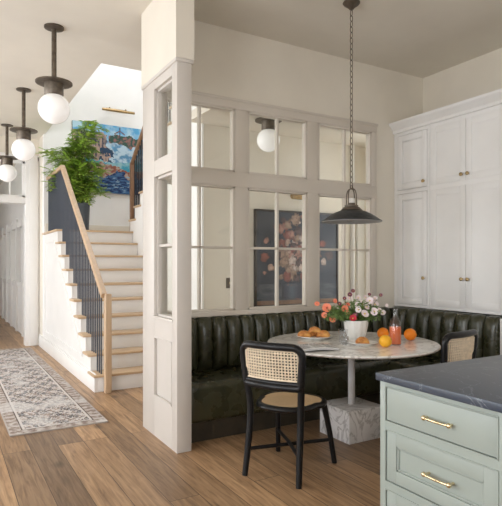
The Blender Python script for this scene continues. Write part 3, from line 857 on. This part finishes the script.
# ------------------------------------------------------------------ chairs
def bent(y, z): return y
def make_chair(label, loc, rz):
    t = thing('dining_chair', label, 'chair', loc, rz)
    # facing +y; back at -y
    BW = .215
    def backy(z): return -.215 - (z-.44)*.10
    for s in (-1, 1):
        pts = smoothpts([Vector((s*.195, -.262, 0)), Vector((s*.185, -.225, .25)), Vector((s*.182, -.205, .45)), Vector((s*.198, backy(.62), .62)), Vector((s*.213, backy(.80), .76))], 2)
        b = BM(); tube(b, pts, [.0185+.004*min(1, i/6) for i in range(len(pts))], 12)
        obj('leg', b, 'blackwood', t)
        pts = smoothpts([Vector((s*.222, .245, 0)), Vector((s*.2, .205, .24)), Vector((s*.175, .16, .44))], 2)
        b = BM(); tube(b, pts, [.0165+.006*i/len(pts) for i in range(len(pts))], 12)
        obj('leg', b, 'blackwood', t)
    # backrest frame: rounded rectangle, gently curved in plan
    def bp(x, z): return Vector((x, backy(z) - .035*(1-(x/BW)**2), z))
    b = BM(); path = []
    z0, z1, w, r = .605, .862, BW, .06
    outline = []
    for cx, cz, a0 in ((w-r, z1-r, 0), (-w+r, z1-r, 90)):
        for k in range(7): a = math.radians(a0+k*15); outline.append((cx+r*math.cos(a), cz+r*math.sin(a)))
    r2 = .02
    for cx, cz, a0 in ((-w*.92+r2, z0+r2, 180), (w*.92-r2, z0+r2, 270)):
        for k in range(4): a = math.radians(a0+k*30); outline.append((cx+r2*math.cos(a), cz+r2*math.sin(a)))
    full = []
    for (xa, za), (xb, zb) in zip(outline, outline[1:]+outline[:1]):
        d = math.hypot(xb-xa, zb-za); k = max(1, int(d/.04))
        for i in range(k): full.append(bp(xa+(xb-xa)*i/k, za+(zb-za)*i/k))
    tube(b, full, .0245, 12, closed=True, sx=1, sy=1)
    bf = obj('backrest', b, 'blackwood', t)
    # lower rail
    b = BM(); tube(b, [bp(x, .630) for x in (-.185,-.09,0,.09,.185)], .018, 10); obj('back_rail', b, 'blackwood', t)
    # cane lattice
    b = BM(); x0, x1, c0, c1 = -.187, .187, .648, .838
    def strip(p, q, wv, nrm_off):
        n = 8; P = [bp(p[0]+(q[0]-p[0])*i/n, p[1]+(q[1]-p[1])*i/n)+Vector((0, nrm_off, 0)) for i in range(n+1)]
        tube(b, P, wv, 4, sx=1, sy=1)
    nv = 18
    for i in range(nv+1):
        x = x0+(x1-x0)*i/nv; strip((x, c0), (x, c1), .0052, 0)
    nh = 10
    for i in range(nh+1):
        z = c0+(c1-c0)*i/nh; strip((x0, z), (x1, z), .0045, .002)
    wd, hg = x1-x0, c1-c0
    k = -hg
    while False:
        a = (x0+max(0, k), c0+max(0, -k)); e_ = min(wd-max(0, k), hg-max(0, -k))
        if e_ > .02:
            strip(a, (a[0]+e_, a[1]+e_), .0017, .004)
            strip((x0+x1-a[0], a[1]), (x0+x1-a[0]-e_, a[1]+e_), .0017, -.003)
        k += wd/nv*1.0
    obj('cane_panel', b, 'cane', t)
    b = BM()
    # border of solid cane
    for p, q in (((x0, c0), (x1, c0)), ((x0, c1), (x1, c1)), ((x0, c0), (x0, c1)), ((x1, c0), (x1, c1))): strip(p, q, .009, .001)
    obj('cane_border', b, 'cane', t)
    # seat
    def seat_outline(sc_, n=48):
        o = []
        for i in range(n):
            a = 2*PI*i/n; c, s = math.cos(a), math.sin(a)
            p = 2.6; rr_ = (abs(c)**p+abs(s)**p)**(-1/p)
            wdt = .228 if s > 0 else .205
            o.append((rr_*c*wdt*sc_*(1+.05*s), rr_*s*.222*sc_+.0))
        return o
    b = BM(); ring = [Vector((x, y, .447)) for x, y in seat_outline(.93)]
    tube(b, ring, .024, 10, closed=True, sx=1, sy=.85); obj('seat_frame', b, 'blackwood', t)
    b = BM(); o1 = seat_outline(.90)
    vs = [b.verts.new((x, y, .463)) for x, y in o1]; vi = [b.verts.new((x*.6, y*.6, .458)) for x, y in o1]
    cc = b.verts.new((0, 0, .456)); vb = [b.verts.new((x, y, .445)) for x, y in o1]
    n = len(vs)
    for i in range(n):
        j = (i+1) % n
        b.faces.new((vs[i], vs[j], vi[j], vi[i])); b.faces.new((vi[i], vi[j], cc)); b.faces.new((vb[i], vb[j], vs[j], vs[i]))
    b.faces.new(vb[::-1])
    obj('seat', b, 'caneseat', t)
    for s in (-1, 1):
        b = BM(); tube(b, [(s*.188, -.235, .17+.002*s), (0, -.01, .172+.006*s), (-s*.208, .215, .17+.002*s)], .0125, 10)
        obj('stretcher', b, 'blackwood', t)
    return t
mid = Vector(((1.707+1.892)/2, (2.987+2.650)/2, 0)); fdir = Vector((.88, .475, 0)).normalized()
cpos = mid + fdir*.262
ch = make_chair('black cane-back dining chair standing in front of the round marble table', cpos, math.atan2(fdir.y, fdir.x)-PI/2)
ch2 = dup(ch, (3.30-.24*math.cos(math.radians(104))*-1*-1, 2.60+.26, 0), math.radians(99)-PI/2, 'black cane-back chair half hidden behind the island worktop')
ch2.location = (3.285, 2.845, 0)

# ------------------------------------------------------------------ pendant over the table
pd = thing('pendant_lamp', 'black dome pendant lamp on a long chain above the marble table', 'lamp', (TX, TY, H))
b = BM(); lathe(b, [(0, 0), (.066, 0), (.07, -.008), (.062, -.02), (.045, -.032), (.028, -.045), (.016, -.06), (0, -.062)])
obj('canopy', b, 'bronze', pd)
b = BM(); z = -.062; k = 0
while z > -1.485:
    h, w = .052, .013
    pts = []
    for i in range(10):
        a = 2*PI*i/10; x = w*math.cos(a); zz = h/2*math.sin(a)
        pts.append((x if k % 2 else 0, 0 if k % 2 else x, z-h/2+zz))
    tube(b, pts, .0034, 6, closed=True); z -= h-.007; k += 1
obj('chain', b, 'bronze', pd)
b = BM(); zt, zb = -1.512, -1.645
for a0 in range(4):
    a = a0*PI/2+.3
    pts = [Vector((0, 0, zt)), Vector((.028*math.cos(a), .028*math.sin(a), zt-.003)), Vector((.046*math.cos(a), .046*math.sin(a), zt-.04)), Vector((.047*math.cos(a), .047*math.sin(a), zb))]
    tube(b, smoothpts(pts, 2), .005, 8)
lathe(b, [(.041, zb), (.055, zb), (.055, zb-.012), (.041, zb-.012), (.041, zb)])
tube(b, [(.014*math.cos(i*PI/5), 0, zt+.012+.014*math.sin(i*PI/5)) for i in range(10)], .004, 6, closed=True)
obj('cage', b, 'bronze', pd)
b = BM(); lathe(b, [(0, -1.59), (.026, -1.59), (.028, -1.598), (.028, -1.624), (.024, -1.628), (0, -1.628)]); obj('lamp_socket', b, 'sockwhite', pd)
b = BM(); lathe(b, [(0, -1.627), (.03, -1.627), (.034, -1.65), (.066, -1.662), (.088, -1.685), (.06, -1.694), (0, -1.694)]); obj('socket_cup', b, 'bronze', pd)
prof = [(.05, -1.683), (.085, -1.687), (.125, -1.700), (.165, -1.721), (.2, -1.744), (.228, -1.764), (.243, -1.772)]
b = BM(); lathe(b, prof+[(r_-.001, z_-.004) for r_, z_ in prof[::-1]]+[prof[0]], n=64); obj('lamp_shade', b, 'enamel', pd)
b = BM(); inn = [(r_-.002, z_-.0055) for r_, z_ in prof]
lathe(b, inn+[(r_-.001, z_-.003) for r_, z_ in inn[::-1]]+[inn[0]], n=64); obj('shade_lining', b, 'lining', pd)['label'] = 'grey enamel underside of the shade'
b = BM(); lathe(b, [(0, -1.69), (.018, -1.692), (.02, -1.705), (.034, -1.735), (.038, -1.758), (.03, -1.785), (.014, -1.798), (0, -1.80)]); obj('bulb', b, 'tumbler', pd)
b = BM(); tube(b, [(-.01,0,-1.70), (-.012,0,-1.755), (0,0,-1.765), (.012,0,-1.755), (.01,0,-1.70)], .0025, 6); obj('filament', b, 'gold', pd)

# ------------------------------------------------------------------ things on the table
TZ = .75
def plate(x, y, r, label):
    o = obj('plate', lathe(BM(), [(0, .003), (r*.55, .002), (r*.6, .0), (r*.62, .004), (r*.85, .012), (r, .018), (r*.995, .022), (r*.85, .017), (r*.62, .009), (0, .008)], n=48), 'porcelain')
    o.location = (x, y, TZ); tag(o, label, 'plate'); return o
plate(2.74, 3.60, .155, 'large white plate of golden croissants on the left of the marble table')
plate(2.836, 3.107, .112, 'small white plate with a single roll in front of the flower vase')
def croissant(name, label, cat, loc, rz, sc=1, curve=.5, group=None):
    bm = BM(); n = 27; nr = 14; rings = []
    for i in range(n):
        s = i/(n-1)*2-1
        a = s*curve*1.6
        R = .055/curve*.6
        c = Vector((R*math.sin(a), R*math.cos(a)-R, 0))
        rad = .026*(1-abs(s)**2.2)**.6*(1+.10*abs(math.sin(i*PI/3.4)))+.003
        tdir = Vector((math.cos(a), -math.sin(a), 0)); nx_ = Vector((math.sin(a), math.cos(a), 0))
        rings.append([bm.verts.new((c + nx_*rad*math.cos(q) + Vector((0,0,1))*(rad*.85*math.sin(q)+rad*.8))*sc) for q in [2*PI*j/nr for j in range(nr)]])
    for a_, b_ in zip(rings, rings[1:]):
        for j in range(nr): bm.faces.new((a_[j], a_[(j+1)%nr], b_[(j+1)%nr], b_[j]))
    bm.faces.new(rings[0]); bm.faces.new(rings[-1])
    o = obj(name, bm, 'crust', None, smooth=2.0); o.location = loc; o.rotation_euler = (0,0,rz)
    return tag(o, label, cat, group)
croissant('croissant', 'leftmost golden croissant on the large white plate', 'croissant', (2.66, 3.645, TZ+.010), -.5, 1.1, .6, 'croissants on the large plate')
croissant('croissant', 'rightmost golden croissant on the large white plate', 'croissant', (2.80, 3.555, TZ+.010), -1.0, 1.15, .55, 'croissants on the large plate')
croissant('croissant', 'croissant at the back middle of the large white plate', 'croissant', (2.75, 3.65, TZ+.010), .2, 1.15, .7, 'croissants on the large plate')
croissant('croissant', 'croissant lying on top of the others on the large plate', 'croissant', (2.745, 3.605, TZ+.046), -.7, 1.0, .6, 'croissants on the large plate')
croissant('bread_roll', 'golden bread roll alone on the small white plate', 'bread roll', (2.836, 3.115, TZ+.009), -.5, 1.05, .3)
def orange(x, y, r, mat, label, rz=0):
    o = obj('orange', sph(BM(), (0,0,0), r, 28, 18, (1,1,.96)), mat)
    o.location = (x, y, TZ+r*.96+.001); o.rotation_euler = (0, 0, rz); tag(o, label, 'fruit', 'oranges on the table')
    b = BM(); lathe(b, [(0, .0), (.005, 0), (.004, .003), (0, .004)], n=8)
    s = obj('stem_scar', b, 'navel', o); s.rotation_euler = (math.radians(70), 0, math.radians(-20)); s.location = Vector((math.sin(math.radians(-20))*-1*math.sin(math.radians(70)), -math.cos(math.radians(-20))*math.sin(math.radians(70)), math.cos(math.radians(70))))*r*.985
    return o
orange(2.893, 2.925, .048, 'lemon', 'yellowish orange standing nearest in front of the juice bottle')
orange(3.20, 3.262, .049, 'orange', 'orange half hidden behind the yellow fruit and the juice bottle')
orange(3.325, 3.08, .051, 'orange', 'orange standing alone to the right of the juice bottle')
# juice bottle
jb = thing('juice_bottle', 'clear glass carafe half filled with red-orange juice', 'bottle', (3.06, 2.987, TZ+.001))
b = BM(); lathe(b, [(0, 0), (.044, 0), (.047, .006), (.047, .15), (.042, .175), (.026, .205), (.019, .225), (.018, .262), (.021, .265), (.021, .275), (.017, .275), (.0155, .262), (.0165, .225), (.0235, .205), (.0395, .174), (.0445, .15), (.0445, .005), (0, .004)], n=36)
obj('bottle_glass', b, 'tumbler', jb)
b = BM(); lathe(b, [(0, .006), (.043, .006), (.0436, .01), (.0436, .138), (0, .138)], n=32); obj('juice', b, 'juice', jb)
b = BM(); sph(b, (0, 0, .286), .017, 16, 10); obj('stopper', b, 'tumbler', jb)
# tumblers
for x, y, lab in ((2.755, 3.25, 'empty clear tumbler standing just left of the flower vase'), (2.70, 3.165, 'second clear tumbler, nearer than the one beside the vase')):
    b = BM(); lathe(b, [(0, 0), (.032, 0), (.037, .11), (.0355, .11), (.031, .008), (0, .008)], n=28)
    o = obj('tumbler', b, 'tumbler'); o.location = (x, y, TZ+.001); tag(o, lab, 'glass')
bpy.data.objects['tumbler.001'].scale = (.85, .85, .62)
# newspaper
nwp = thing('newspaper', 'folded newspaper lying on the marble table behind the near chair', 'newspaper', (2.375, 3.115, TZ+.001), math.radians(-16))
b = BM()
for k, (dx, dy) in enumerate(((0,0), (.004,.003), (-.003,-.004))):
    n = 10; z = .005+k*.006
    rowsA = []
    for i in range(n+1):
        u = i/n; zz = z+.014*math.sin(u*PI)*.8
        rowsA.append([b.verts.new((-.15+dx+.30*u, -.105+dy, zz)), b.verts.new((-.15+dx+.30*u, .105+dy, zz)), b.verts.new((-.15+dx+.30*u, .105+dy, zz-.0045)), b.verts.new((-.15+dx+.30*u, -.105+dy, zz-.0045))])
    for A, B in zip(rowsA, rowsA[1:]):
        for j in range(4): b.faces.new((A[j], A[(j+1)%4], B[(j+1)%4], B[j]))
    b.faces.new(rowsA[0]); b.faces.new(rowsA[-1])
obj('paper_sheets', b, 'paper', nwp)
ztop = lambda u: .0178+.014*math.sin((u+.15)/.3*PI)*.8+.0006
def inkbar(bm, x0, x1, y0, y1):
    n = 6; A = None
    for i in range(n+1):
        x = x0+(x1-x0)*i/n; B = (bm.verts.new((x, y0, ztop(x))), bm.verts.new((x, y1, ztop(x))))
        if A: bm.faces.new((A[0], B[0], B[1], A[1]))
        A = B
b = BM(); rr = random.Random(4); x = -.12
while x < .12:
    w = rr.uniform(.012, .028); inkbar(b, x, x+w, .055, .055+rr.uniform(.018, .03)); x += w+.006
obj('headline_print', b, 'ink', nwp, smooth=False)
b = BM()
for cx in (-.13, -.035, .06):
    for k in range(13): inkbar(b, cx, cx+.08-rr.uniform(0, .015), -.095+k*.0105, -.095+k*.0105+.0045)
obj('column_print', b, 'inkgrey', nwp, smooth=False)

# vase of flowers
VX, VY = 2.965, 3.335
vs_ = thing('flower_vase', 'white ribbed ceramic vase holding the flowers on the marble table', 'vase', (VX, VY, TZ+.001))
b = BM(); n = 72; rings = []
prof = [(.05, 0), (.058, .004), (.074, .04), (.088, .09), (.095, .135), (.096, .165)]
for r, z in prof:
    rings.append([b.verts.new(((r+.006*abs(math.sin(i*PI/6+.3)))*math.cos(2*PI*i/n), (r+.006*abs(math.sin(i*PI/6+.3)))*math.sin(2*PI*i/n), z)) for i in range(n)])
for r, z in ((.090, .165), (.08, .09), (.05, .01)):
    rings.append([b.verts.new((r*math.cos(2*PI*i/n), r*math.sin(2*PI*i/n), z)) for i in range(n)])
for a, c in zip(rings, rings[1:]):
    for i in range(n): b.faces.new((a[i], a[(i+1)%n], c[(i+1)%n], c[i]))
b.faces.new(rings[0][::-1]); b.faces.new(rings[-1])
obj('vase_body', b, 'porcelain', vs_, smooth=1.2)
def blossom(bm_p, c, nrm, r, petals, cup=.25):
    nrm = nrm.normalized(); x = nrm.orthogonal().normalized(); y = nrm.cross(x)
    for k in range(petals):
        a = 2*PI*k/petals + random.uniform(-.1, .1)
        d = x*math.cos(a)+y*math.sin(a); s = -x*math.sin(a)+y*math.cos(a)
        w = r*PI/petals*1.15
        p = [c+d*r*.12, c+d*r*.6+s*w+nrm*r*cup*.6, c+d*r*.98+s*w*.55+nrm*r*cup, c+d*r*.98-s*w*.55+nrm*r*cup, c+d*r*.6-s*w+nrm*r*cup*.6]
        p.append(c+d*r*.6+nrm*r*cup*.35)
        v = [bm_p.verts.new(q) for q in p]
        bm_p.faces.new((v[0], v[1], v[5])); bm_p.faces.new((v[0], v[5], v[4])); bm_p.faces.new((v[1], v[2], v[5])); bm_p.faces.new((v[2], v[3], v[5])); bm_p.faces.new((v[3], v[4], v[5]))
right = Vector((.8625, -.506, 0)); fw = Vector((.506, .8625, 0))
def flower(dx, dz, dd, r, kind, label, group):
    """dx to the right, dz above the vase rim, dd depth away"""
    mat, cen, pet = {'salmon': ('salmon','redcentre',9), 'blush': ('blush','yolk',6), 'red': ('red','yolk',7), 'plum': ('plum','yolk',6)}[kind]
    head = right*dx + fw*dd + Vector((0,0,.165+dz))
    t = thing({'salmon':'coral_flower','blush':'blush_flower','red':'red_flower','plum':'plum_flower'}[kind], label, 'flower', (VX, VY, TZ+.02), 0, group)
    base = Vector((head.x*.12, head.y*.12, .01)); midp = Vector((head.x*.35, head.y*.35, .15))
    b = BM(); tube(b, smoothpts([base, midp, head*.8+Vector((0,0,.03)), head-Vector((0,0,.004))], 2), .0016, 5); obj('flower_stem', b, 'stem', t)
    nrm = (-fw*.75 + right*random.uniform(-.4,.4) + Vector((0,0,random.uniform(.1,.6)))).normalized()
    b = BM(); blossom(b, head, nrm, r, pet, random.uniform(.1,.35)); bl = obj('blossom', b, mat, t, smooth=2)
    b = BM(); sph(b, head+nrm*r*.08, r*.2, 10, 6); obj('flower_centre', b, cen, bl)
px = .0083
def fl(px_, py_, dd, r, kind, label, group):  # picture-measured spread around the vase, in metres
    flower((px_-356)*px, (322-py_)*px, dd, r*1.15, kind, label, group)
fl(326.5, 312, -.02, .034, 'salmon', 'largest coral dahlia-like flower at the left of the bouquet', 'coral flowers in the vase')
for a, c, d, r in ((317.5, 308.5, .03, .02), (324.5, 319.5, .0, .022), (331.5, 323, -.05, .026), (343.5, 313, -.06, .028), (335, 305.5, .0, .018), (349, 309.5, .05, .016), (347, 317, -.07, .018)):
    fl(a, c, d, r, 'salmon', 'small coral flower on the left side of the bouquet', 'small coral flowers in the vase')
fl(350.5, 321.5, -.11, .026, 'red', 'deep red flower hanging over the rim of the vase', None)
for a, c, d, r in ((357, 309, -.05, .024), (362.5, 308.5, .0, .028), (370, 305, .0, .026), (376, 309, .03, .026), (362, 317, -.11, .030), (372, 315, -.09, .028), (379, 314.5, -.02, .02), (382, 317, -.03, .022), (356, 313, -.1, .022), (366, 311, -.03, .024), (367, 302.5, .05, .02), (351, 303, .06, .02), (387.5, 310, .02, .013), (360, 303, .08, .022), (377, 303.5, .06, .02)):
    fl(a, c, d, r, 'blush', 'pale pink flower on the right side of the bouquet', 'pale pink flowers in the vase')
for a, c, d, r in ((350, 299, .0, .017), (353.5, 295.5, .02, .015), (370, 299, .02, .012), (381, 299.5, .0, .013), (345, 303, .02, .014), (339, 308, -.02, .016), (353, 318, -.1, .015)):
    fl(a, c, d, r, 'plum', 'small dark plum flower on a thin stem in the bouquet', 'plum flowers in the vase')
gr = thing('bouquet_greenery', 'fine green leaves and stems filling the bouquet in the vase', 'foliage', (VX, VY, TZ+.02))
b = BM(); bs = BM(); rr = random.Random(5)
for k in range(110):
    dx = rr.uniform(-.27, .20); dz = rr.uniform(-.02, .15)*(1-abs(dx)/.5); dd = rr.uniform(-.13, .12)
    head = right*dx + fw*dd + Vector((0,0,.165+dz))
    base = Vector((head.x*.1, head.y*.1, .01)); midp = Vector((head.x*.35, head.y*.35, .155))
    P = smoothpts([base, midp, head*.85+Vector((0,0,.02)), head], 2); tube(bs, P, .0012, 4)
    for q in range(5, len(P)):
        for s in range(3):
            c = P[q]+Vector((rr.uniform(-.012,.012), rr.uniform(-.012,.012), rr.uniform(-.012,.012)))
            d = Vector((rr.uniform(-1,1), rr.uniform(-1,1), rr.uniform(-.6,.8))).normalized(); w = d.orthogonal().normalized()*.0045; ln = rr.uniform(.015, .032)
            v = [b.verts.new(x) for x in (c, c+d*ln*.5+w, c+d*ln, c+d*ln*.5-w)]; b.faces.new(v)
obj('leaves', b, 'bleaf', gr, smooth=2)['kind'] = 'stuff'
obj('stems', bs, 'stem', gr)['kind'] = 'stuff'

# ------------------------------------------------------------------ landing plant
pl = thing('potted_fern', 'leafy green plant in a dark pot on the landing behind the balusters', 'plant', (1.84, 8.45, LZ+.001))
b = BM(); lathe(b, [(0, 0), (.13, 0), (.15, .02), (.17, .44), (.16, .44), (.145, .38), (0, .38)], n=36); obj('pot', b, 'pot', pl)
b = BM(); lathe(b, [(0, .395), (.147, .395), (.147, .385), (0, .385)], n=24); obj('soil', b, 'soil', pl)
b = BM(); bs = BM(); rr = random.Random(23)
def leaflet(bm, c, d, ln, w, up):
    s = d.cross(up).normalized()*w
    v = [bm.verts.new(x) for x in (c, c+d*ln*.45+s+up*ln*.06, c+d*ln, c+d*ln*.45-s+up*ln*.06)]
    bm.faces.new(v)
# (sideways, upward) targets of the branches, metres from the soil
targets = []
for k in range(22):
    a = rr.uniform(0, 2*PI); rad = rr.uniform(.05, .42)**1; hgt = rr.uniform(.25, 1.25)
    wide = 1 if hgt < 1.0 else .65
    targets.append((rad*math.cos(a)*wide-.02, max(-.5, min(.5, rad*math.sin(a)))*wide, hgt))
targets += [(.28, -.05, 1.34), (.12, .0, 1.36), (-.3, -.1, .75), (-.36, -.1, .55), (-.30, -.18, .3), (.30, -.2, .35), (.34, -.1, .55), (.36, -.2, .2), (.2, -.3, .15), (.05, -.3, .3), (.1, -.35, .5)]
for tx, ty, tz in targets:
    o = Vector((rr.uniform(-.05,.05), rr.uniform(-.05,.05), .39))
    tip = right*tx*1.05 + fw*ty + Vector((0, 0, .39+tz))
    tip.y = min(tip.y, .56); 
    P = smoothpts([o, o.lerp(tip, .35)+Vector((0,0,.12)), o.lerp(tip, .75)+Vector((0,0,.14)), tip-Vector((0,0,.03))], 2)
    tube(bs, P, [.006*(1-.7*i/len(P)) for i in range(len(P))], 5)
    for q in range(3, len(P)):
        for s in range(2):
            c = P[q]; d = Vector((rr.gauss(0,1), rr.gauss(0,1), rr.uniform(-.5,.5))).normalized()
            ln = rr.uniform(.12, .2)
            d2 = (d+Vector((0,0,-.35))).normalized()
            pts = [c, c+d*ln*.5, c+d*ln*.5+d2*ln*.5]
            if pts[2].y > .6: continue
            tube(bs, pts, .0015, 4)
            side = d.cross(Vector((0,0,1))).normalized()
            nl = 5
            for u in range(1, nl+1):
                f = u/nl; pc = pts[0].lerp(pts[1], f*2) if f < .5 else pts[1].lerp(pts[2], f*2-1)
                for sg in (-1, 1):
                    dd = (side*sg*.9+d*.55+Vector((0,0,rr.uniform(-.25,.15)))).normalized()
                    leaflet(b, pc, dd, rr.uniform(.055,.09), .019, Vector((0,0,1)))
            leaflet(b, pts[2], d2, .07, .016, Vector((0,0,1)))
obj('foliage', b, 'leaf', pl, smooth=2)['kind'] = 'stuff'
obj('stems', bs, 'stem', pl)['kind'] = 'stuff'

# ------------------------------------------------------------------ light
w = bpy.data.worlds.new('daylight'); SC.world = w; w.use_nodes = True
bg = w.node_tree.nodes['Background']; bg.inputs['Color'].default_value = (.93,.96,1,1); bg.inputs['Strength'].default_value = 8
def portal(loc, rot, sx, sy):
    l = bpy.data.lights.new('window_portal', 'AREA'); l.shape = 'RECTANGLE'; l.size = sx; l.size_y = sy; l.cycles.is_portal = True
    o = bpy.data.objects.new('window_portal', l); COL.objects.link(o); o.location = loc; o.rotation_euler = rot
for a, c in wins:
    portal((XL-.18, (a+c)/2, 1.7), (0, -PI/2, 0), 2.5, c-a)
portal((5.18, 4.68, 1.75), (0, PI/2, 0), 1.9, .56)
portal((1.1, -3.18, 1.75), (PI/2, 0, 0), 2.2, 1.7)
portal((2.6, 7.3, 6.28), (0, 0, 0), 1.3, 2.0)
cam = bpy.data.cameras.new('camera'); co = bpy.data.objects.new('camera', cam); COL.objects.link(co)
co.location = (0, 0, 1.38); co.rotation_euler = (PI/2, 0, -math.atan2(309, 527))
cam.sensor_fit = 'HORIZONTAL'; cam.sensor_width = 36; cam.lens = 527/502*36; cam.shift_y = 11/502; cam.clip_start = .05
SC.camera = co
SC.view_settings.view_transform = 'Standard'; SC.view_settings.look = 'None'
SC.view_settings.gamma = 1; SC.view_settings.use_curve_mapping = False
SC.view_settings.exposure = -.15
SC.cycles.use_denoising = True
SC.cycles.max_bounces = 12; SC.cycles.diffuse_bounces = 6; SC.cycles.transparent_max_bounces = 16
